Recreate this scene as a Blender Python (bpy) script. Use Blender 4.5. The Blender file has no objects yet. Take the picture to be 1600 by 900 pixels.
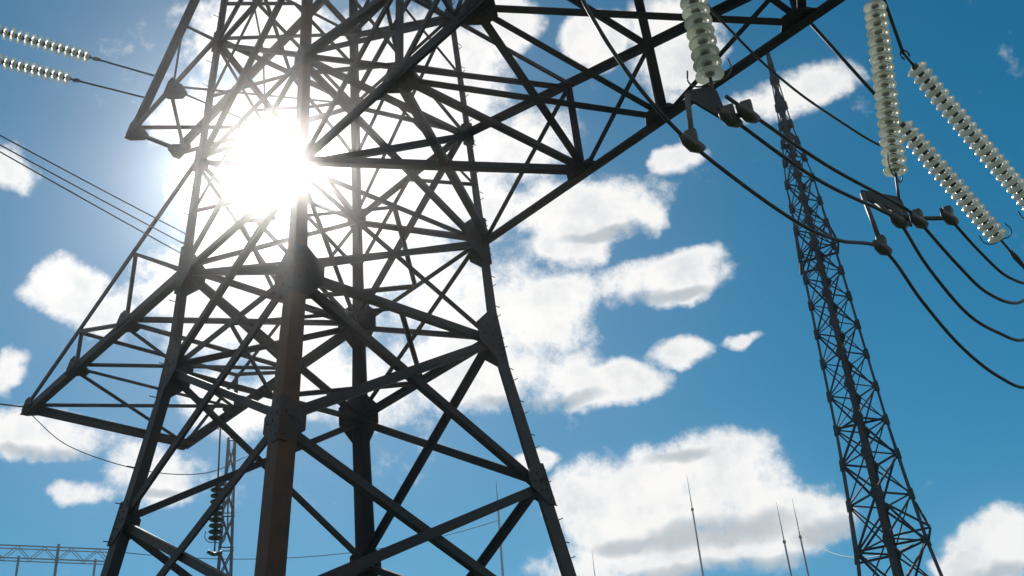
import bpy, bmesh, math, random
from mathutils import Vector, Matrix
random.seed(7)
SC = bpy.context.scene
COL = SC.collection
R = math.radians

# ------------------------------------------------------------------ camera
cam_data = bpy.data.cameras.new('camera')
cam_data.sensor_width = 36.0
cam_data.lens = 39.614
cam_data.clip_end = 12000
cam = bpy.data.objects.new('camera', cam_data)
COL.objects.link(cam)
c_right = Vector((0.99623748, 0.0437636, -0.07480395))
c_up = Vector((0.08666535, -0.50307225, 0.85988803))
c_back = Vector((0.0, -0.8631356, -0.50497222))
mw = Matrix((c_right, c_up, c_back)).transposed().to_4x4()
mw.translation = Vector((0, 0, 1.6))
cam.matrix_world = mw
SC.camera = cam

# ------------------------------------------------------------------ view
SC.view_settings.view_transform = 'Standard'
SC.view_settings.look = 'None'
SC.view_settings.gamma = 1.0
SC.view_settings.use_curve_mapping = False
SC.view_settings.exposure = 0.0
SC.render.engine = 'CYCLES'
SC.cycles.use_denoising = True
SC.cycles.max_bounces = 6
SC.cycles.volume_bounces = 0
SC.cycles.transmission_bounces = 6
SC.cycles.sample_clamp_indirect = 5

# ------------------------------------------------------------------ sky
SUN_EL, SUN_AZ = 36.42, -13.76          # azimuth measured from +Y towards +X
SKY_STRENGTH = 0.072
SUN_DIR = Vector((math.cos(R(SUN_EL))*math.sin(R(SUN_AZ)), math.cos(R(SUN_EL))*math.cos(R(SUN_AZ)), math.sin(R(SUN_EL))))
# cumulus banks: azimuth, elevation, half width, half height (degrees)
CLOUDS = [(-6.38, 41.53, 4.73, 2.96), (-3.09, 40.2, 3.19, 2.83), (0.79, 37.58, 2.73, 1.91), (-5.42, 35.48, 4.49, 3.21), (5.46, 33.73, 3.67, 1.54), (3.3, 32.33, 2.25, 1.29), (-3.74, 30.88, 4.84, 2.92), (1.32, 28.59, 2.75, 2.42), (-0.44, 25.8, 3.55, 1.55), (4.87, 24.98, 2.39, 0.96), (8.21, 29.78, 3.16, 1.15), (10.02, 30.43, 1.88, 0.63), (9.33, 25.97, 1.32, 0.7), (12.56, 26.08, 0.98, 0.41), (10.73, 35.53, 1.18, 0.63), (18.54, 37.43, 2.66, 1.13), (11.69, 41.21, 1.83, 2.57), (1.59, 43.69, 1.42, 1.53), (7.0, 42.21, 1.4, 1.07), (-24.77, 29.83, 1.62, 1.35), (-22.65, 28.83, 2.01, 0.85), (-19.53, 38.13, 1.77, 1.38), (-28.84, 34.95, 1.0, 1.1), (-19.73, 21.52, 2.48, 1.45), (-25.59, 22.87, 3.0, 1.05), (-23.15, 20.47, 1.34, 0.65), (-27.3, 25.62, 0.8, 1.05), (-17.3, 29.85, 3.93, 2.51), (-11.93, 29.72, 3.77, 2.88), (-9.75, 25.88, 3.49, 1.92), (-15.57, 24.57, 2.75, 1.56), (-13.64, 36.36, 4.64, 4.72), (-14.78, 42.83, 3.33, 2.12), (8.63, 19.24, 4.33, 2.3), (4.33, 18.64, 2.45, 2.32), (12.82, 17.1, 2.62, 1.64), (7.31, 16.3, 5.83, 1.27), (2.09, 19.65, 1.21, 1.12), (0.39, 21.48, 1.15, 0.57), (22.79, 14.36, 2.1, 1.37), (20.73, 13.72, 1.21, 0.61), (-4.82, 39.3, 3.82, 3.79), (-8.99, 31.66, 2.87, 2.9), (-1.16, 34.32, 2.26, 1.94), (-2.89, 26.94, 3.55, 1.94), (2.38, 34.21, 1.93, 1.45), (3.28, 29.39, 1.61, 1.29), (2.09, 25.75, 1.93, 1.13), (8.51, 33.33, 1.26, 0.95)]
SHADES = [(9.06, 17.01, 4.58, 0.78), (14.56, 16.32, 1.76, 0.7), (9.38, 15.19, 6.04, 0.48), (8.04, 20.68, 1.56, 0.37), (4.95, 17.02, 1.87, 0.43), (8.81, 28.97, 2.21, 0.32), (6.02, 32.42, 2.23, 0.32), (-25.18, 22.17, 2.19, 0.29), (22.33, 13.29, 1.58, 0.38), (0.51, 24.43, 2.9, 0.32), (-19.48, 20.53, 1.75, 0.3)]
world = bpy.data.worlds.new('World')
SC.world = world
world.use_nodes = True
nt = world.node_tree
nt.nodes.clear()
LK = nt.links.new
def nd(t, **kw):
    n = nt.nodes.new(t)
    for k, v in kw.items():
        setattr(n, k, v)
    return n
def mth(op, a, b=None, c=None, clamp=False):
    n = nd('ShaderNodeMath', operation=op, use_clamp=clamp)
    for i, v in enumerate((a, b, c)):
        if v is None: continue
        if isinstance(v, (int, float)): n.inputs[i].default_value = v
        else: LK(v, n.inputs[i])
    return n.outputs[0]
def remap(v, a, b, c=0.0, d=1.0, smooth=True):
    n = nd('ShaderNodeMapRange')
    n.interpolation_type = 'SMOOTHSTEP' if smooth else 'LINEAR'
    LK(v, n.inputs[0])
    for i, x in enumerate((a, b, c, d)): n.inputs[i+1].default_value = x
    return n.outputs[0]
def mixc(f, a, b):
    n = nd('ShaderNodeMix', data_type='RGBA')
    if isinstance(f, (int, float)): n.inputs[0].default_value = f
    else: LK(f, n.inputs[0])
    for i, v in ((6, a), (7, b)):
        if isinstance(v, tuple): n.inputs[i].default_value = (*v, 1)
        else: LK(v, n.inputs[i])
    return n.outputs[2]
tc = nd('ShaderNodeTexCoord')
sep = nd('ShaderNodeSeparateXYZ'); LK(tc.outputs['Generated'], sep.inputs[0])
# billowing: the direction is disturbed by noise before it is looked up
def noise(vec, scale, detail, rough, off=(0, 0, 0)):
    m = nd('ShaderNodeMapping'); m.inputs['Location'].default_value = off
    LK(vec, m.inputs[0])
    n = nd('ShaderNodeTexNoise'); n.inputs['Scale'].default_value = scale
    n.inputs['Detail'].default_value = detail; n.inputs['Roughness'].default_value = rough
    LK(m.outputs[0], n.inputs[0]); return n
az = mth('MULTIPLY', mth('ARCTAN2', sep.outputs[0], sep.outputs[1]), 57.29578)
el = mth('MULTIPLY', mth('ARCSINE', sep.outputs[2]), 57.29578)
wob = noise(tc.outputs['Generated'], 16, 3, .55)
wobs = nd('ShaderNodeSeparateColor'); LK(wob.outputs['Color'], wobs.inputs[0])
az = mth('ADD', az, mth('MULTIPLY', mth('SUBTRACT', wobs.outputs[0], .5), 3.2))
el = mth('ADD', el, mth('MULTIPLY', mth('SUBTRACT', wobs.outputs[1], .5), 2.0))
ae = nd('ShaderNodeCombineXYZ'); LK(az, ae.inputs[0]); LK(el, ae.inputs[1])
def blobs(lst):
    acc = None
    for a, e, ra, re_ in lst:
        k = math.cos(R(e))/ra
        m = nd('ShaderNodeVectorMath', operation='MULTIPLY_ADD'); LK(ae.outputs[0], m.inputs[0])
        m.inputs[1].default_value = (k, 1/re_, 0); m.inputs[2].default_value = (-a*k, -e/re_, 0)
        d = nd('ShaderNodeVectorMath', operation='DOT_PRODUCT'); LK(m.outputs[0], d.inputs[0]); LK(m.outputs[0], d.inputs[1])
        acc = d.outputs['Value'] if acc is None else mth('SMOOTH_MIN', acc, d.outputs['Value'], .4)
    return mth('SUBTRACT', 1.0, acc)
bank = mth('MAXIMUM', blobs(CLOUDS), -1.2)
fbm = noise(tc.outputs['Generated'], 12, 10, .68, (3.1, 1.7, .4)).outputs[0]
def puffs(scale, off):
    m = nd('ShaderNodeMapping'); m.inputs['Location'].default_value = off
    wn = noise(tc.outputs['Generated'], scale*1.3, 3, .55, off)
    wv = nd('ShaderNodeVectorMath', operation='MULTIPLY_ADD'); LK(wn.outputs['Color'], wv.inputs[0]); wv.inputs[1].default_value = (.05, .05, .05)
    LK(tc.outputs['Generated'], wv.inputs[2]); LK(wv.outputs[0], m.inputs[0])
    v = nd('ShaderNodeTexVoronoi', feature='F1'); v.inputs['Scale'].default_value = scale; v.inputs['Detail'].default_value = 3
    v.inputs['Roughness'].default_value = .55; v.inputs['Lacunarity'].default_value = 2.3
    v.normalize = True
    LK(m.outputs[0], v.inputs['Vector']); return v.outputs['Distance']
puff = puffs(15, (4.2, 1.1, 7.7))
# beyond the part of the sky in view the same broken cumulus goes on
vd = nd('ShaderNodeVectorMath', operation='DOT_PRODUCT')
LK(tc.outputs['Generated'], vd.inputs[0]); vd.inputs[1].default_value = (0, .863, .505)
outside = remap(vd.outputs['Value'], .86, .78)
wide = noise(tc.outputs['Generated'], 4.5, 7, .58, (1.3, 5.2, .9)).outputs[0]
general = mth('MULTIPLY', mth('SUBTRACT', wide, .53), 7.0)
nn = nd('ShaderNodeMix', data_type='FLOAT'); LK(outside, nn.inputs[0]); LK(bank, nn.inputs[2]); LK(general, nn.inputs[3])
dens = mth('ADD', nn.outputs[0], mth('ADD', mth('MULTIPLY', mth('SUBTRACT', fbm, .5), 5.0), mth('MULTIPLY', mth('SUBTRACT', .36, puff), 1.6)))
cover = remap(dens, -.55, .75)
cover = mth('MULTIPLY', cover, remap(sep.outputs[2], 0.0, .06))
shade = mth('MAXIMUM', blobs(SHADES), -.6)
shade = remap(mth('ADD', shade, mth('MULTIPLY', mth('SUBTRACT', fbm, .5), 2.4)), -.5, 1.1)
body = noise(tc.outputs['Generated'], 21, 8, .62, (2.2, 8.8, 1.4)).outputs[0]
crev = mth('MULTIPLY', remap(mth('ADD', mth('MULTIPLY', puff, .5), mth('MULTIPLY', body, .75)), .42, .66), remap(dens, .25, 1.3))
cloud_col = mixc(mth('MULTIPLY', crev, .52), (.99, .975, .955), (.55, .60, .65))
cloud_col = mixc(mth('MULTIPLY', shade, .80), cloud_col, (.40, .46, .50))

sky = nd('ShaderNodeTexSky', sky_type='NISHITA')
sky.sun_disc = False
sky.sun_elevation = R(SUN_EL)
sky.sun_rotation = R(SUN_AZ)
sky.altitude = 600; sky.air_density = 1.0; sky.dust_density = .18; sky.ozone_density = 3.0
grade = nd('ShaderNodeHueSaturation')
grade.inputs['Hue'].default_value = .475
grade.inputs['Saturation'].default_value = 1.38
LK(sky.outputs[0], grade.inputs['Color'])
bg_sky = nd('ShaderNodeBackground'); LK(grade.outputs[0], bg_sky.inputs[0]); bg_sky.inputs[1].default_value = SKY_STRENGTH
bg_cloud = nd('ShaderNodeBackground'); LK(cloud_col, bg_cloud.inputs[0]); bg_cloud.inputs[1].default_value = 1.0
mixs = nd('ShaderNodeMixShader'); LK(cover, mixs.inputs[0]); LK(bg_sky.outputs[0], mixs.inputs[1]); LK(bg_cloud.outputs[0], mixs.inputs[2])
# the sun itself and its aureole in the thin cloud
sd = nd('ShaderNodeVectorMath', operation='DOT_PRODUCT')
LK(tc.outputs['Generated'], sd.inputs[0]); sd.inputs[1].default_value = SUN_DIR
ang = mth('MULTIPLY', mth('ARCCOSINE', mth('MINIMUM', sd.outputs['Value'], 1.0)), 57.29578)
core = mth('MULTIPLY', remap(ang, 1.6, .6), 14.0)
aur = mth('MULTIPLY', mth('EXPONENT', mth('MULTIPLY', ang, -.75)), 2.2)
bg_sun = nd('ShaderNodeBackground'); bg_sun.inputs[0].default_value = (1, .97, .92, 1); LK(mth('ADD', core, aur), bg_sun.inputs[1])
adds = nd('ShaderNodeAddShader'); LK(mixs.outputs[0], adds.inputs[0]); LK(bg_sun.outputs[0], adds.inputs[1])
wo = nd('ShaderNodeOutputWorld'); LK(adds.outputs[0], wo.inputs[0])
world.cycles.sampling_method = 'MANUAL'
world.cycles.sample_map_resolution = 512

# ------------------------------------------------------------------ sun lamp
sl = bpy.data.lights.new('sun', 'SUN')
sl.energy = 3.2; sl.angle = R(.53); sl.color = (1, .95, .87)
so = bpy.data.objects.new('sun', sl); COL.objects.link(so)
so.rotation_euler = SUN_DIR.to_track_quat('Z', 'Y').to_euler()
so.location = (0, 0, 60)

# ------------------------------------------------------------------ helpers
def V(*a): return Vector(a)
def mat(name, fn):
    m = bpy.data.materials.new(name); m.use_nodes = True
    t = m.node_tree; b = t.nodes['Principled BSDF']; fn(t, b); return m
def tex(t, scale, detail=5, rough=.6, coord='Object'):
    c = t.nodes.new('ShaderNodeTexCoord'); n = t.nodes.new('ShaderNodeTexNoise')
    n.inputs['Scale'].default_value = scale; n.inputs['Detail'].default_value = detail; n.inputs['Roughness'].default_value = rough
    t.links.new(c.outputs[coord], n.inputs['Vector']); return n.outputs[0]
def ramp(t, src, stops):
    r = t.nodes.new('ShaderNodeValToRGB'); e = r.color_ramp.elements
    while len(e) < len(stops): e.new(.5)
    for x, (p, c) in zip(e, stops): x.position = p; x.color = (*c, 1)
    t.links.new(src, r.inputs[0]); return r.outputs[0]
def steel(name, base, rust_flare, amount):
    def fn(t, b):
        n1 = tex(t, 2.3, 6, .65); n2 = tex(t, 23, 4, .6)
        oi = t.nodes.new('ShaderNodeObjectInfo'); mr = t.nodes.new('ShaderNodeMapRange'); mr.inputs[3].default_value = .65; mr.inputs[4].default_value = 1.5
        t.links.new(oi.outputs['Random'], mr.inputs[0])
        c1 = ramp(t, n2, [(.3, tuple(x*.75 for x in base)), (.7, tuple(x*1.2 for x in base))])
        c2 = ramp(t, n2, [(.3, tuple(x*.6 for x in rust_flare)), (.75, rust_flare)])
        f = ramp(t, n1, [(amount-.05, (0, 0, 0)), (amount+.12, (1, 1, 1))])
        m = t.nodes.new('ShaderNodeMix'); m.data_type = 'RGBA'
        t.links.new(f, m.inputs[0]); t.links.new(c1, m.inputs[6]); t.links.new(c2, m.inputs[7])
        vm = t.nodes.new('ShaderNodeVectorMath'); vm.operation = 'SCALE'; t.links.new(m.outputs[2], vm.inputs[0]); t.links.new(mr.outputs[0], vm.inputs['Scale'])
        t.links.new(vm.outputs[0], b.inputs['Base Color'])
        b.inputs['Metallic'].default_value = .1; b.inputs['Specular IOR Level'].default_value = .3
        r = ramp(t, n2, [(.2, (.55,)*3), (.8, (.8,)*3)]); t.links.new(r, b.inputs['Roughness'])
        bp = t.nodes.new('ShaderNodeBump'); bp.inputs['Strength'].default_value = .15; bp.inputs['Distance'].default_value = .01
        t.links.new(n2, bp.inputs['Height']); t.links.new(bp.outputs[0], b.inputs['Normal'])
    return mat(name, fn)
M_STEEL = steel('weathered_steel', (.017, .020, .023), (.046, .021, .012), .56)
M_FLARE_BROWN = steel('flare_brown_steel', (.036, .024, .018), (.080, .037, .018), .40)  # front leg: brown cast of the sun's flare put into its colours
M_HAZE_GALV = steel('haze_pale_galvanised', (.16, .19, .21), (.12, .11, .10), .75)  # masts and gantry: distance haze put into a paler, bluer galvanised grey
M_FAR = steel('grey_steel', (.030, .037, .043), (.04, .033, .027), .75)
def f_glass(t, b):
    n = tex(t, 9, 4, .6, 'Object'); oi = t.nodes.new('ShaderNodeObjectInfo')
    b.inputs['Base Color'].default_value = (.92, .94, .85, 1)
    b.inputs['Transmission Weight'].default_value = .7
    t.links.new(ramp(t, n, [(.3, (.06,)*3), (.7, (.3,)*3)]), b.inputs['Roughness']); b.inputs['IOR'].default_value = 1.5
    tr = t.nodes.new('ShaderNodeBsdfTranslucent'); mx = t.nodes.new('ShaderNodeMixShader')
    t.links.new(ramp(t, oi.outputs['Random'], [(0, (.68, .72, .58)), (1, (.93, .93, .84))]), tr.inputs[0])
    mx.inputs[0].default_value = .2
    t.links.new(b.outputs[0], mx.inputs[1]); t.links.new(tr.outputs[0], mx.inputs[2])
    t.links.new(mx.outputs[0], t.nodes['Material Output'].inputs[0])
M_GLASS = mat('green_insulator_glass', f_glass)
def f_cap(t, b):
    n = tex(t, 40); t.links.new(ramp(t, n, [(.3, (.05, .05, .045)), (.7, (.10, .095, .08))]), b.inputs['Base Color'])
    b.inputs['Metallic'].default_value = .5; b.inputs['Roughness'].default_value = .5
M_CAP = mat('insulator_cap_iron', f_cap)
def f_wire(t, b):
    n = tex(t, 6); t.links.new(ramp(t, n, [(.3, (.035, .04, .045)), (.7, (.07, .075, .08))]), b.inputs['Base Color'])
    b.inputs['Metallic'].default_value = .6; b.inputs['Roughness'].default_value = .55
M_WIRE = mat('aged_aluminium_wire', f_wire)
def f_conc(t, b):
    n = tex(t, 5); t.links.new(ramp(t, n, [(.3, (.24, .23, .21)), (.7, (.36, .35, .32))]), b.inputs['Base Color']); b.inputs['Roughness'].default_value = .9
M_CONC = mat('concrete', f_conc)
def f_grass(t, b):
    n = tex(t, .15, 8, .7); t.links.new(ramp(t, n, [(.25, (.035, .060, .018)), (.55, (.065, .095, .03)), (.8, (.12, .11, .05))]), b.inputs['Base Color']); b.inputs['Roughness'].default_value = .95
M_GRASS = mat('meadow_grass', f_grass)

def link(name, me, m, parent=None):
    o = bpy.data.objects.new(name, me); COL.objects.link(o)
    if m is not None and len(me.materials) == 0: me.materials.append(m)
    if parent is not None: o.parent = parent
    return o
def pmesh(name, vs, fs):
    me = bpy.data.meshes.new(name); me.from_pydata([tuple(v) for v in vs], [], fs); me.update(); return me
def thing(name, label, cat, loc=(0, 0, 0), rz=0, group=None):
    o = bpy.data.objects.new(name, None); COL.objects.link(o); o.location = loc; o.rotation_euler = (0, 0, rz)
    o.empty_display_size = .5
    o['label'] = label; o['category'] = cat
    if group: o['group'] = group
    return o
def tag(o, label, cat, group=None):
    o['label'] = label; o['category'] = cat
    if group: o['group'] = group
    return o
LP = [(0, 1, 2, 3, 4, 5)]
def sweep_faces(n, k, flip=False):
    fs = []
    for j in range(n-1):
        for i in range(k):
            a, b = j*k+i, j*k+(i+1) % k
            fs.append((a, b, b+k, a+k))
    fs.append(tuple(range(k))[::-1]); fs.append(tuple(range((n-1)*k, n*k)))
    return fs
_cnt = [0]
def bar(name, p, q, nrm, a, parent, m=None, t=None, inset=0.0):
    """equal-leg steel angle from p to q, one flange in the plane whose outward normal is nrm"""
    p, q = Vector(p), Vector(q)
    u = (q-p).normalized(); n = Vector(nrm); n = (n-n.dot(u)*u).normalized(); w = u.cross(n)
    t = t or max(a*.11, .008)
    _cnt[0] += 1
    off = n*(((_cnt[0]*5) % 11)*.0023 - inset)
    sgn = 1 if _cnt[0] % 2 else -1
    pr = [(-a/2, 0), (a/2, 0), (a/2, -t), (-a/2+t, -t), (-a/2+t, -a*.9), (-a/2, -a*.9)]
    vs = [e+off+w*(x*sgn)+n*y for e in (p, q) for x, y in pr]
    o = link(name, pmesh(name, vs, sweep_faces(2, 6)), m or M_STEEL, parent)
    return o
def tube(name, pts, r, m, parent=None, sides=7):
    pts = [Vector(p) for p in pts]; vs = []
    n = len(pts); rr = r if isinstance(r, (list, tuple)) else [r]*n
    for i, p in enumerate(pts):
        d = (pts[min(i+1, n-1)]-pts[max(i-1, 0)]).normalized()
        a = d.cross(V(0, 0, 1))
        if a.length < 1e-3: a = d.cross(V(1, 0, 0))
        a.normalize(); b = d.cross(a)
        for k in range(sides):
            f = 2*math.pi*k/sides; vs.append(p+(a*math.cos(f)+b*math.sin(f))*rr[i])
    me = pmesh(name, vs, sweep_faces(n, sides))
    for f in me.polygons: f.use_smooth = len(f.vertices) == 4
    return link(name, me, m, parent)
def spline(ps, n=10):
    ps = [Vector(p) for p in ps]; out = []
    e = [ps[0]*2-ps[1]]+ps+[ps[-1]*2-ps[-2]]
    for i in range(1, len(e)-2):
        a, b, c, d = e[i-1:i+3]
        for k in range(n):
            t = k/n
            out.append(.5*((2*b)+(c-a)*t+(2*a-5*b+4*c-d)*t*t+(3*b-a-3*c+d)*t**3))
    out.append(ps[-1]); return out
def sag(p, q, s, n=24):
    p, q = Vector(p), Vector(q)
    return [p.lerp(q, i/n)-V(0, 0, 4*s*(i/n)*(1-i/n)) for i in range(n+1)]
def boxm(name, c, s, m, parent, rot=None):
    me = bpy.data.meshes.new(name); bm = bmesh.new(); bmesh.ops.create_cube(bm, size=1)
    for v in bm.verts: v.co = Vector((v.co.x*s[0], v.co.y*s[1], v.co.z*s[2]))
    bmesh.ops.bevel(bm, geom=bm.edges[:], offset=min(s)*.12, segments=1, affect='EDGES')
    if rot is not None: bmesh.ops.rotate(bm, verts=bm.verts[:], matrix=rot)
    for v in bm.verts: v.co += Vector(c)
    bm.to_mesh(me); bm.free(); return link(name, me, m, parent)

# ------------------------------------------------------------------ ground
bm = bmesh.new()
N = 64
rng = [0, 3, 7, 12, 20, 32, 50, 80, 130, 220, 400, 800, 1700, 3600]
rings = []
for r in rng[1:]:
    row = []
    for k in range(N):
        a = 2*math.pi*k/N; x, y = r*math.cos(a), r*math.sin(a)
        row.append(bm.verts.new((x, y, (.05*math.sin(x*.21)+.05*math.cos(y*.17+x*.05)-.08) if r < 500 else -.1)))
    rings.append(row)
c0 = bm.verts.new((0, 0, -.05))
for k in range(N): bm.faces.new((c0, rings[0][k], rings[0][(k+1) % N]))
for a, b in zip(rings, rings[1:]):
    for k in range(N): bm.faces.new((a[k], b[k], b[(k+1) % N], a[(k+1) % N]))
me = bpy.data.meshes.new('ground'); bm.to_mesh(me); bm.free()
for f in me.polygons: f.use_smooth = True
g = link('ground', me, M_GRASS); g['kind'] = 'structure'; g['label'] = 'rough green meadow under the pylons'

# ------------------------------------------------------------------ lattice pylons
CORN = [(-1, 1), (-1, -1), (1, -1), (1, 1)]        # walk round the four legs
def plate(parent, c, u, w, n, lu, lw, m):
    """gusset plate: clipped rectangle, long axis u, reaching lw along w"""
    t = .016
    out = [(-lu*.5, -.04), (-lu*.5, lw*.35), (-lu*.18, lw), (lu*.18, lw), (lu*.5, lw*.35), (lu*.5, -.04)]
    vs = [c+u*a+w*b+n*z for z in (.012, .012+t) for a, b in out]
    k = 6
    fs = [tuple(range(k))[::-1], tuple(range(k, 2*k))]+[(i, (i+1) % k, (i+1) % k+k, i+k) for i in range(k)]
    g = link('gusset_plate', pmesh('gusset_plate', vs, fs), m, parent)
    # bolt heads
    vs, fs = [], []
    for a, b in ((-.36, .12), (-.2, .5), (0, .72), (.2, .5), (.36, .12), (-.15, .18), (.15, .18), (0, .4)):
        c1 = c+u*(a*lu)+w*(b*lw)+n*(.012+t)
        s = len(vs)
        for z in (0, .02):
            for j in range(6): vs.append(c1+u*(.024*math.cos(j*1.0472))+w*(.024*math.sin(j*1.0472))+n*z)
        fs.append(tuple(range(s+6, s+12)))
        for j in range(6): fs.append((s+j, s+(j+1) % 6, s+(j+1) % 6+6, s+j+6))
    b = link('bolt_heads', pmesh('bolt_heads', vs, fs), m, g); b['kind'] = 'stuff'
    return g
def pylon_body(root, hf, levels, leg_w, brace_w, strut_from=0, m_leg=None, m_b=None, gus=None, legmats=None):
    """legs, X braces on four faces between levels, struts, gussets.  hf(z) half width"""
    for ci, (sx, sy) in enumerate(CORN):
        vs = []
        zs = [-.3]+levels[1:]
        for z in zs:
            h = hf(max(z, 0)); a = leg_w(z); t = max(.02, a*.12)
            for x, y in ((0, 0), (a, 0), (a, t), (t, t), (t, a), (0, a)):
                vs.append((sx*(h-x), sy*(h-y), z))
        link('leg', pmesh('leg', vs, sweep_faces(len(zs), 6)), (legmats or {}).get(ci, m_leg or M_STEEL), root)
    for fi in range(4):
        (ax, ay), (bx, by) = CORN[fi], CORN[(fi+1) % 4]
        nrm = V(ax+bx, ay+by, 0)*.5
        def pt(c, z, pull=.04):
            h = hf(z); p = V(c[0]*h, c[1]*h, z)
            return p-nrm*pull
        for i, (z0, z1) in enumerate(zip(levels, levels[1:])):
            zz0 = max(z0, .3)
            w1, w2 = brace_w(i, fi)
            A0, B0, A1, B1 = pt((ax, ay), zz0), pt((bx, by), zz0), pt((ax, ay), z1), pt((bx, by), z1)
            bar('diagonal_brace', A0, B1, nrm, w1, root, m_b)
            bar('diagonal_brace', B0, A1, nrm, w2, root, m_b, inset=.10)
            if i+1 >= strut_from and i+2 < len(levels)+1:
                bar('horizontal_strut', A1, B1, nrm, w2, root, m_b, inset=.05)
        if gus:
            for z in levels[1:-1]:
                for c, d in (((ax, ay), (bx, by)), ((bx, by), (ax, ay))):
                    w = (V(d[0], d[1], 0)-V(c[0], c[1], 0)).normalized()
                    lu, lw = gus(z) if not (c == (-1, -1) and 14 < z < 15) else (.55, .24)
                    h = hf(z); dh = (hf(z+.1)-hf(z-.1))/.2
                    u = V(c[0]*dh, c[1]*dh, 1).normalized()
                    plate(root, V(c[0]*h, c[1]*h, z), u, w, nrm, lu, lw, m_b or M_STEEL)

# --- the near pylon
YAW = 0.77134
near = thing('lattice_pylon', 'huge dark steel lattice pylon standing in front of the sun', 'pylon', (-3.702, 20, 0), YAW)
Z1 = 12.12
def hf(z):
    if z <= Z1: return 2.395+.1475*(Z1-z)
    if z <= 28: return 2.395-.0402*(z-Z1)
    return max(1.757-.28*(z-28), .12)
LV = [0, 2.6, 5.9, 8.99, 12.12, 14.47, 17.34, 20.85, 23.2, 25.5, 28, 31, 33.6]
def leg_w(z): return .32 if z < 12 else (.27 if z < 14 else (.21 if z < 17 else .17))
def brw(i, fi):
    if i <= 3: return (.17, .15) if fi in (1, 2) else (.16, .14)
    if i <= 5: return (.13, .12)
    return (.12, .10)
pylon_body(near, hf, LV, leg_w, brw, strut_from=4, gus=lambda z: (1.15, .6) if z in (12.12, 14.47) else ((.6, .3) if z > 15 else (.85, .45)), legmats={1: M_FLARE_BROWN})
for sx, sy in CORN:      # footings
    h = hf(0)
    vs = []
    for z, s in ((-.8, .75), (.12, .62), (.35, .35)):
        for a, b in ((-1, -1), (1, -1), (1, 1), (-1, 1)): vs.append((sx*(h-.1)+a*s, sy*(h-.1)+b*s, z))
    link('concrete_footing', pmesh('concrete_footing', vs, sweep_faces(3, 4)), M_CONC, near)
# climbing step bolts on two of the legs
for sx, sy in ((1, -1), (-1, 1)):
    vs, fs = [], []
    for k in range(72):
        z = 2.5+.36*k; h = hf(z); ax = k % 2
        c = V(sx*(h-.07*(1-ax)), sy*(h-.07*ax), z); o = V(sx*ax, sy*(1-ax), 0)
        a = V(o.y, o.x, 0)*.011; b = V(0, 0, .011); i = len(vs)
        for t in (-.03, .17): vs += [c+o*t+a, c+o*t+b, c+o*t-a, c+o*t-b]
        for j in range(4): fs.append((i+j, i+(j+1) % 4, i+(j+1) % 4+4, i+j+4))
        fs.append((i+4, i+5, i+6, i+7))
    sb = link('step_bolts', pmesh('step_bolts', vs, fs), M_STEEL, near); sb['kind'] = 'stuff'
# plan bracing inside the body
for z in (12.12, 14.47, 20.85):
    h = hf(z)-.12
    mids = [V(0, h, z), V(-h, 0, z), V(0, -h, z), V(h, 0, z)]
    for i in range(4): bar('plan_brace', mids[i], mids[(i+1) % 4], (0, 0, 1), .09, near)
    if z == 14.47:
        bar('plan_brace', V(-h, h, z-.06), V(h, -h, z-.06), (0, 0, 1), .10, near)
        bar('plan_brace', V(-h, -h, z-.12), V(h, h, z-.12), (0, 0, 1), .10, near)
# redundant members in the tall lower panels
for fi in range(4):
    (ax, ay), (bx, by) = CORN[fi], CORN[(fi+1) % 4]; nrm = V(ax+bx, ay+by, 0)*.5
    for z0, z1 in ((2.6, 5.9),):
        zm = (z0+z1)/2
        h = hf(zm)
        X = (V(ax, ay, 0)+V(bx, by, 0))*.5*h+V(0, 0, zm)
        for c in ((ax, ay), (bx, by)): bar('redundant_brace', V(c[0]*h, c[1]*h, zm)-nrm*.05, X-nrm*.05, nrm, .08, near)

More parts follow.
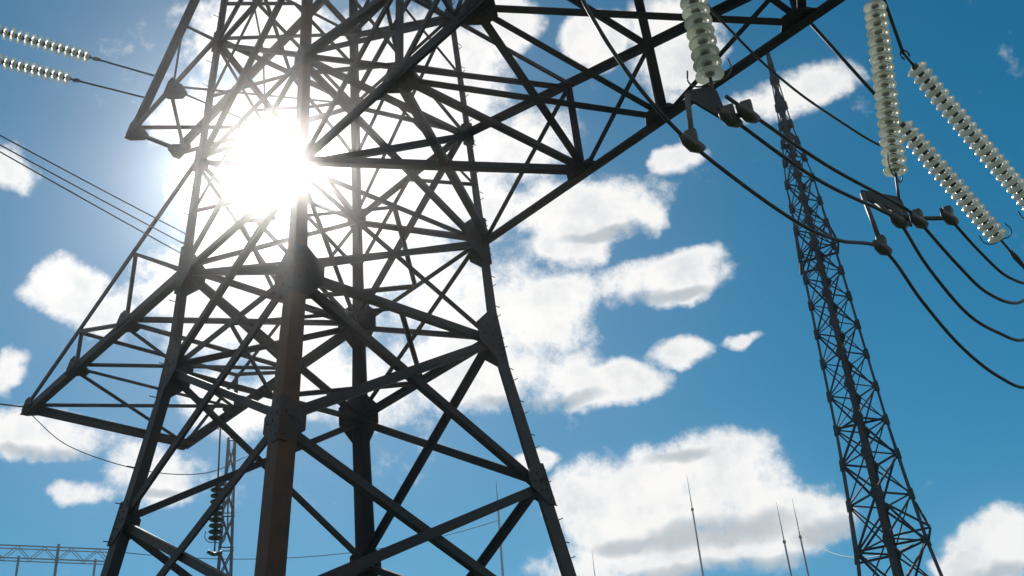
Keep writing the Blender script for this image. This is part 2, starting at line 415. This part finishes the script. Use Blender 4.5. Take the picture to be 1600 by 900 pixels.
# redundant members stiffening the slender upper panels
for fi in range(4):
    (ax, ay), (bx, by) = CORN[fi], CORN[(fi+1) % 4]; nrm = V(ax+bx, ay+by, 0)*.5
    for z0, z1 in ((14.47, 17.34), (17.34, 20.85), (20.85, 23.2), (23.2, 25.5)):
        zm = (z0+z1)/2; h = hf(zm); M1 = (V(ax, ay, 0)+V(bx, by, 0))*.5*hf(z1)+V(0, 0, z1)
        for c in ((ax, ay), (bx, by)):
            bar('redundant_brace', V(c[0]*h, c[1]*h, zm)-nrm*.05, M1-nrm*.05, nrm, .07, near, inset=.02)
def crossarm(root, sg, ys, zl, ztop, tipz, hx, cw, tw, bw, top_lat=True, end=None):
    """two lower chords level at zl, two ties from the legs at ztop down to the tip"""
    h3 = hf(ztop)
    Y = ys[-1]
    end = end or (-hx, hx)      # where the two sides end across the arm
    def ex(s): return end[0] if s < 0 else end[1]
    def low(s, y):
        f = max(0, (y-ys[0])/(Y-ys[0])); return V(s*hx+(ex(s)-s*hx)*f, sg*y, zl)
    def top(s, y):
        f = (y-h3)/(Y-h3); return V(s*h3+(ex(s)-s*h3)*f, sg*y, ztop+(tipz-ztop)*f)
    for s in (-1, 1):
        bar('crossarm_chord', low(s, ys[0]-.1), low(s, Y+.08), (s, 0, 0), cw, root)
        bar('crossarm_tie', top(s, h3), top(s, Y), (s, 0, 0), tw, root)
        for i, (y0, y1) in enumerate(zip(ys, ys[1:])):
            last = i == len(ys)-2
            if not last:
                bar('crossarm_side_brace', low(s, y0), top(s, y1), (s, 0, 0), bw*.75, root, inset=.03)
                bar('crossarm_side_brace', low(s, y1), top(s, y1), (s, 0, 0), bw*.75, root, inset=.06)
            plate(root, low(s, y1), V(0, 1, 0), V(-s, 0, 0), V(0, 0, -1), .7, .42, M_STEEL)
            plate(root, low(s, y1), V(0, 1, 0), V(0, 0, 1), V(s, 0, 0), .6, .3, M_STEEL)
    for i, (y0, y1) in enumerate(zip(ys, ys[1:])):
        bar('crossarm_diagonal', low(-1, y0), low(1, y1), (0, 0, -1), bw, root)
        bar('crossarm_diagonal', low(1, y0), low(-1, y1), (0, 0, -1), bw, root, inset=.09)
        if i == len(ys)-2:
            bar('crossarm_end_beam', low(-1, y1), low(1, y1), (0, sg, 0), cw, root)
        else:
            bar('crossarm_strut', low(-1, y1), low(1, y1), (0, 0, -1), bw*.8, root, inset=.04)
            if top_lat:
                bar('crossarm_top_strut', top(-1, y1), top(1, y1), (0, 0, 1), bw*.7, root)
                if i % 2 == 0: bar('crossarm_top_strut', top(-1, y0 if i else h3), top(1, y1), (0, 0, 1), bw*.6, root, inset=.04)
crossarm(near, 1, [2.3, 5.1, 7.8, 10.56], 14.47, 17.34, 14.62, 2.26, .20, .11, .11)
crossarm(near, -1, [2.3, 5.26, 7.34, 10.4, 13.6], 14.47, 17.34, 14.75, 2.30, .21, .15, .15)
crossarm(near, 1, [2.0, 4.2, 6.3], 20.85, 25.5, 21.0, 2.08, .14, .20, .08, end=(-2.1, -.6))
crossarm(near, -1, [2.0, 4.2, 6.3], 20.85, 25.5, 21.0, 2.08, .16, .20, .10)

# --- the far pylon on the right
rp = thing('lattice_pylon', 'slender distant lattice pylon tapering upward at the right', 'pylon', (14.54, 45.75, 0), R(24))
RW = [(0, 2.7), (9, 1.55), (14.6, 1.04), (20, .80), (28.5, .62), (33, .50), (36.2, .24), (41.5, .07)]
def rhf(z):
    for (a, x), (b, y) in zip(RW, RW[1:]):
        if z <= b: return x+(y-x)*(z-a)/(b-a)
    return RW[-1][1]
rl = [0, 5, 9.5, 12.4, 14.6, 16.6, 18.4, 20, 21.6, 23.2, 24.7, 26.2, 27.6, 29, 30.3, 31.6, 33, 34.3, 35.4, 36.5, 37.7, 39.5, 41.5]
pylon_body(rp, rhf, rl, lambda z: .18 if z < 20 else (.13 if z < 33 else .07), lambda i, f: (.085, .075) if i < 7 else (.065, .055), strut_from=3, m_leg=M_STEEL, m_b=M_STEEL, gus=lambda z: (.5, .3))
for z in (14.6, 28.5):      # short crossarms along its own line
    L = 2.4 if z < 20 else 1.5
    for sg in (-1, 1):
        h = rhf(z)
        for s in (-1, 1):
            bar('crossarm_chord', (s*h, sg*h, z), (0, sg*L*1.0, z), (0, 0, -1), .10, rp, M_STEEL)
            bar('crossarm_tie', (s*rhf(z+1.6), sg*rhf(z+1.6), z+1.6), (0, sg*L, z+.05), (s, 0, 0), .08, rp, M_STEEL)
for z in (14.6, 20, 28.5):
    h = rhf(z)
    bar('plan_brace', (-h, -h, z), (h, h, z), (0, 0, 1), .09, rp, M_STEEL); bar('plan_brace', (-h, h, z+.1), (h, -h, z+.1), (0, 0, 1), .09, rp, M_STEEL)
# climbing ladder up its middle
for s in (-1, 1): bar('ladder_rail', (s*.22, .1, .3), (s*.1, .05, 36), (0, -1, 0), .05, rp, M_STEEL)
for k in range(60):
    z = 1+k*.58; w = .22-.12*z/36
    bar('ladder_rung', (-w, .08, z), (w, .08, z), (0, -1, 0), .03, rp, M_STEEL)

# --- the narrow pylon behind the near one
fp = thing('lattice_pylon', 'narrow faraway lattice mast seen between the left legs of the near pylon', 'pylon', (-19.0, 67.4, 0), R(15))
pylon_body(fp, lambda z: .95-.021*z, [0]+[2.2*k for k in range(1, 14)]+[31.5], lambda z: .13, lambda i, f: (.08, .07), strut_from=1, m_leg=M_FAR, m_b=M_FAR)
for sg in (-1, 1):
    bar('crossarm_chord', (0, sg*.4, 26.4), (0, sg*2.6, 26.4), (0, 0, -1), .1, fp, M_FAR); bar('crossarm_tie', (0, sg*.35, 28.6), (0, sg*2.6, 26.5), (1, 0, 0), .08, fp, M_FAR)

# ------------------------------------------------------------------ frame of the near pylon -> world
CA, SA = math.cos(YAW), math.sin(YAW)
def W(x, y, z): return V(-3.702+x*CA-y*SA, 20+x*SA+y*CA, z+1.6)      # z here is height above the eye

# ------------------------------------------------------------------ insulator strings
def lathe(name, prof, seg, mats, cut):
    vs, fs, mi = [], [], []
    for r, z in prof:
        for k in range(seg): f = 2*math.pi*k/seg; vs.append((r*math.cos(f), r*math.sin(f), z))
    for j in range(len(prof)-1):
        for k in range(seg):
            a, b = j*seg+k, j*seg+(k+1) % seg; fs.append((a, a+seg, b+seg, b)); mi.append(0 if j < cut else 1)
    fs.append(tuple(range(seg))); mi.append(0)
    fs.append(tuple(range((len(prof)-1)*seg, len(prof)*seg))[::-1]); mi.append(1)
    me = pmesh(name, vs, fs)
    for m in mats: me.materials.append(m)
    for p, i in zip(me.polygons, mi): p.material_index = i; p.use_smooth = len(p.vertices) == 4
    return me
DISC = lathe('disc', [(.012, 0), (.056, -.004), (.060, -.062), (.095, -.072), (.172, -.094), (.175, -.110), (.13, -.104), (.10, -.118), (.085, -.102), (.06, -.112), (.03, -.10), (.014, -.165)], 18, [M_CAP, M_GLASS], 2)
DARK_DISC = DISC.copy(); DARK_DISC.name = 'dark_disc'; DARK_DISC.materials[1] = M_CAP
def yoke(root, top, q, hang):
    """spreader plate along the line and one clamp for every jumper point in hang"""
    qi = q.inverted()
    def T(p): return qi @ (Vector(p)-top)
    ux = W(1, 0, 0)-W(0, 0, 0); e = Vector(hang[0])
    c = e-V(0, 0, .30)
    xs = [(Vector(p)-c).dot(ux) for p in hang[1:]]
    x0, x1 = min(min(xs), -.16), max(max(xs), .16)
    n = ux.cross(V(0, 0, 1))*.014
    out = [e+ux*-.06+V(0, 0, .06), e+ux*.06+V(0, 0, .06), c+ux*x1+V(0, 0, .05), c+ux*x1-V(0, 0, .07), c+ux*x0-V(0, 0, .07), c+ux*x0+V(0, 0, .05)]
    vs = [T(p+n*s) for s in (-1, 1) for p in out]
    fs = [(5, 4, 3, 2, 1, 0), (6, 7, 8, 9, 10, 11)]+[(i, (i+1) % 6, (i+1) % 6+6, i+6) for i in range(6)]
    link('yoke_plate', pmesh('yoke_plate', vs, fs), M_STEEL, root)
    for p, x in zip(hang[1:], xs):
        p = Vector(p); k = c+ux*x
        tube('clamp_link', [T(k), T(p)], .032, M_CAP, root, 6)
        tube('suspension_clamp', [T(p+ux*d+V(0, 0, dz)) for d, dz in ((-.20, .03), (-.12, -.01), (0, -.03), (.12, -.01), (.20, .03))], [.03, .065, .08, .065, .03], M_CAP, root, 8)
        boxm('clamp_bracket', T(p+V(0, 0, .07)), (.13, .11, .2), M_CAP, root)
def string(label, top, bottom, n=None, group='glass insulator strings', end='yoke', lead=.35, tail=.25, hornw=.26, hang=(), disc=None):
    top, bottom = Vector(top), Vector(bottom)
    d = bottom-top; L = d.length
    root = thing('insulator_string', label, 'insulator', top, 0, group)
    q = (-d).to_track_quat('Z', 'Y'); root.rotation_mode = 'QUATERNION'; root.rotation_quaternion = q
    n = n or int((L-lead-tail)/.165)
    tube('link_rod', [(0, 0, 0), (0, 0, -lead)], .022, M_CAP, root, 6)
    tube('shackle', spline([(-.05, 0, -.12), (-.06, 0, -.02), (0, 0, .05), (.06, 0, -.02), (.05, 0, -.12)], 4), .016, M_CAP, root, 6)
    z = -lead
    for k in range(n):
        o = link('disc', disc or DISC, None, root); o.location = (0, 0, z); o.rotation_euler = (random.uniform(-.02, .02), random.uniform(-.02, .02), random.random()*6); z -= .165
    tube('end_rod', [(0, 0, z+.02), (0, 0, -L)], .022, M_CAP, root, 6)
    for s in (-1, 1):
        tube('arcing_horn', spline([(0, 0, z-.05), (s*hornw*.6, 0, z-.06), (s*hornw, 0, z+.05), (s*hornw*.95, 0, z+.22)], 5), .011, M_CAP, root, 6)
    if end == 'yoke':
        yoke(root, top, q, [bottom]+list(hang))
    elif end == 'clamp':
        b = [(.0, 0, -L+.05), (0, 0, -L-.1), (0, 0, -L-.45)]
        tube('dead_end_clamp', b, [.035, .055, .03], M_CAP, root, 8)
    elif end == 'small':
        tube('suspension_clamp', spline([(-.18, 0, -L-.02), (0, 0, -L-.09), (.18, 0, -L-.02)], 4), .05, M_CAP, root, 7)
    return root
string('long green glass insulator string hanging nearly upright left of the slanted ones', W(2.30, -11.70, 12.80), W(2.2, -11.13, 8.80), lead=.45, tail=.3, hang=[W(1.12, -11.2, 7.58), W(1.39, -11.4, 8.0), W(1.66, -11.55, 8.02), W(2.19, -11.75, 8.17)])
string('green glass insulator string hanging in front of the right crossarm end', W(-2.30, -11.3, 12.80), W(-2.2, -11.25, 8.50), lead=.3, tail=.15, hang=[W(-2.75, -11.2, 7.53), W(-2.2, -11.4, 8.02), W(-2.05, -11.55, 8.06)])
P2a, P2b = W(3.60, -11.32, 12.26), W(7.60, -11.3, 10.42)
P3a, P3b = W(4.15, -10.6, 11.76), W(7.45, -10.6, 10.11)
string('slanting green glass insulator string at the upper right edge, higher of two', P2a, P2b, lead=.3, tail=.3, end='clamp')
string('slanting green glass insulator string below another at the right, ending in frame', P3a, P3b, lead=.3, tail=.3, end='clamp')
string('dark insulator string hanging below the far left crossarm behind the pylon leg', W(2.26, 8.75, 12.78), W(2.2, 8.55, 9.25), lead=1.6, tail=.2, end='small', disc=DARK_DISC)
U1, U2 = W(-2.1, 5.25, 20.42), W(-2.11, 5.7, 19.98)
d1, d2 = (W(-3.1, 0, 0)-W(-2.1, 0, 0))-V(0, 0, .17), (W(-3.1, -.02, 0)-W(-2.1, 0, 0))-V(0, 0, .21)
S6a, S7a = U1+d1*1.5, U2+d2*1.75
S6b, S7b = S6a+d1*4.0, S7a+d2*4.0
string('upper of two parallel insulator strings at the top left corner', S6a, S6b, lead=.2, tail=.3, end='clamp')
string('lower of two parallel insulator strings at the top left corner', S7a, S7b, lead=.2, tail=.3, end='clamp')

# ------------------------------------------------------------------ wires
def wire(label, pts, r=.024, group='power line wires', name='wire', cat='wire', m=None):
    return tag(tube(name, pts, r, m or M_WIRE), label, cat, group)
wire('straight steel link from the pylon crossarm to the higher slanted insulator string', [W(2.38, -11.75, 12.84), P2a], .03, name='tension_link', cat='link')
wire('straight steel link from the crossarm node to the lower slanted insulator string', [W(2.38, -10.5, 12.82), P3a], .03, name='tension_link', cat='link')
wire('upper short tension link between the left corner insulators and the pylon', [U1, S6a], .026, name='tension_link', cat='link')
wire('lower short tension link between the left corner insulators and the pylon', [U2, S7a], .026, name='tension_link', cat='link')
def loc_curve(pts, y, n=8): return spline([W(x, y, z) for x, z in pts], n)
wire('lowest looping jumper wire below the hanging insulators, sagging off the right edge', loc_curve([(-5.4, 10.9), (-4.7, 9.5), (-3.95, 8.3), (-3.08, 7.63), (-2.04, 7.34), (-.86, 7.19), (-.02, 7.27), (1.12, 7.55), (1.81, 7.0), (2.57, 6.55), (3.51, 6.34), (4.5, 6.45), (5.8, 7.4), (7.3, 9.6), (7.9, 10.2)], -11.2), .024)
wire('second lowest jumper wire looping from the insulator yoke to the right edge', loc_curve([(-2.44, 8.06), (-.6, 7.86), (1.0, 8.0), (1.39, 7.98), (1.83, 7.45), (2.61, 6.98), (3.48, 6.93), (4.4, 7.1), (5.8, 8.0), (7.4, 9.9)], -11.4), .024)
wire('third jumper wire from the bottom looping below the slanted insulators', loc_curve([(-2.44, 8.12), (-.55, 8.0), (1.26, 8.1), (1.66, 8.0), (2.43, 7.62), (3.17, 7.4), (4.25, 7.6), (5.6, 8.5), (7.2, 10.0)], -11.55), .024)
wire('topmost short jumper wire just under the slanted insulators', loc_curve([(1.98, 8.24), (2.19, 8.15), (2.89, 7.84), (3.6, 7.7), (4.6, 8.0), (6.2, 9.3), (7.4, 10.2)], -11.75), .022)
wire('thin wire running level from the pylon crossarm towards the upright insulator string', loc_curve([(-2.3, 12.82), (-1.2, 11.95), (.28, 11.25), (1.33, 11.0), (2.4, 10.95), (3.73, 11.0), (4.6, 11.3)], -10.4), .02)
for i, (P, nm) in enumerate(((P2b, 'higher'), (P3b, 'lower'))):
    far = P+(W(1, 0, 0)-W(0, 0, 0))*160+V(0, 0, 4)
    wire('conductor leaving the %s slanted insulator string to the right' % nm, sag(P+(P-(P2a if i == 0 else P3a)).normalized()*.3, far, 5, 50), .022)
for P, d, nm in ((S6b, d1, 'upper'), (S7b, d2, 'lower')):
    wire('conductor leaving the %s corner insulator string past the left edge' % nm, sag(P+d*.3, P+d.normalized()*90+V(0, 0, 22), 3, 40), .022)
for k, nm in enumerate(('highest', 'middle', 'lowest')):
    a = W(-2.20, 2.24, 13.75-.27*k)
    b = W(-7.0, .2, 13.28-.22*k+.03*k*k)
    e = a+(b-a)*7
    wire('%s of three thin wires running from the left edge to the pylon leg' % nm, sag(a, e, .5, 40), .013, group='three wires at the left')
# left jumper loops under the far crossarm
for k, nm in enumerate(('thin',)):
    wire('%s slack jumper loop under the end of the far left crossarm' % nm, spline([W(-2.2, 10.5-.5*k, 12.75), W(-1.2, 10.1, 11.9-.25*k), W(.6, 9.6, 11.45-.35*k), W(2.2, 9.3, 11.6-.3*k), W(3.6, 9.6, 12.5)], 8), .012, group='left jumper loops')
wire('thin wire reaching the end of the left crossarm from the left edge', sag(W(-2.26, 10.5, 12.9), W(-30, 10.6, 15.5), 1.5, 30), .022)

# ------------------------------------------------------------------ faraway masts and gantry
def mast(label, x, y, h, r, rod=4.0):
    root = thing('lightning_mast', label, 'mast', (x, y, 0), 0, 'faraway lightning masts')
    zs = [0, h*.3, h*.6, h-rod]
    tube('pole', [(0, 0, z) for z in zs], [r*2.2, r*1.7, r*1.25, r*.9], M_HAZE_GALV, root, 10)
    tube('rod', [(0, 0, h-rod-.1), (0, 0, h-rod*.5), (0, 0, h)], [r*.6, r*.4, r*.15], M_HAZE_GALV, root, 6)
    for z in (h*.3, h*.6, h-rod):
        tube('collar', [(0, 0, z-.12), (0, 0, z+.12)], r*(2.2 if z < h*.4 else 1.6), M_HAZE_GALV, root, 10)
    n = 10
    boxm('base_plate', (0, 0, .1), (r*7, r*7, .2), M_CONC, root)
mast('faraway slim mast seen through the right panel of the near pylon', -3.35, 109.95, 43.3, .12, 3)
mast('faraway slim mast rising in front of the low white cumulus cloud', 17.45, 118.72, 45.3, .10)
mast('left one of two close faraway masts below the right pylon', 24.06, 107.34, 37.5, .10)
mast('right one of two close faraway masts below the right pylon', 26.75, 111.85, 39.2, .10)
mast('lowest faraway mast just beside the right leg of the near pylon', 6.16, 119.84, 38.1, .10)
gt = thing('line_gantry', 'faint faraway steel gantry with level beam at the bottom left', 'gantry', (-38.1, 87.0, 0), math.atan2(1.15, 2.6))
for x in (-12.0, -2.82, 0, 2.9):
    if x in (-12.0, -2.82, 2.9):
        for s in (-1, 1): bar('gantry_post', (x, s*1.2, -.2), (x, s*.35, 31.2), (0, s, 0), .16, gt, M_HAZE_GALV)
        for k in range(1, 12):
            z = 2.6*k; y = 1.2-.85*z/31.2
            bar('post_rung', (x, -y, z), (x, y, z), (1, 0, 0), .09, gt, M_HAZE_GALV)
    else:
        bar('gantry_post', (x, 0, -.2), (x, 0, 32.4), (0, -1, 0), .22, gt, M_HAZE_GALV)
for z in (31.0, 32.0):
    for s in (-1, 1): bar('gantry_beam_chord', (-13, s*.4, z), (4, s*.4, z), (0, s, 0), .09, gt, M_HAZE_GALV)
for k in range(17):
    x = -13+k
    for s in (-1, 1): bar('beam_brace', (x, s*.4, 31.0 if k % 2 else 32.0), (x+1, s*.4, 32.0 if k % 2 else 31.0), (0, s, 0), .05, gt, M_HAZE_GALV)
wire('thin faraway wire between the right pylon and the distant masts', sag((14.54-2.2*math.sin(R(24))*-1, 45.75, 14.6), (26.75, 111.85, 36.0), 1.5, 30), .03)
wire('thin faraway wire between the gantry and the masts low behind the near pylon', sag((-34.5, 88.6, 32.0), (-3.35, 109.95, 39.0), 2.0, 40), .035)

# ------------------------------------------------------------------ air
def make_haze():
    me = bpy.data.meshes.new('haze'); bm = bmesh.new(); bmesh.ops.create_cube(bm, size=1)
    for v in bm.verts: v.co = Vector((v.co.x*7600, v.co.y*7600, -1.6 if v.co.z < 0 else 48.0))
    bm.to_mesh(me); bm.free()
    m = bpy.data.materials.new('haze'); m.use_nodes = True; t = m.node_tree; t.nodes.clear()
    pv = t.nodes.new('ShaderNodeVolumePrincipled'); out = t.nodes.new('ShaderNodeOutputMaterial')
    pv.inputs['Color'].default_value = (.96, .97, 1, 1); pv.inputs['Density'].default_value = HAZE_DENSITY
    pv.inputs['Anisotropy'].default_value = HAZE_G
    t.links.new(pv.outputs[0], out.inputs['Volume'])
    o = link('haze', me, m); o['kind'] = 'stuff'; o['label'] = 'thin bright haze in the air round the pylons'; o['category'] = 'haze'
HAZE_DENSITY, HAZE_G = .0009, .976
make_haze()
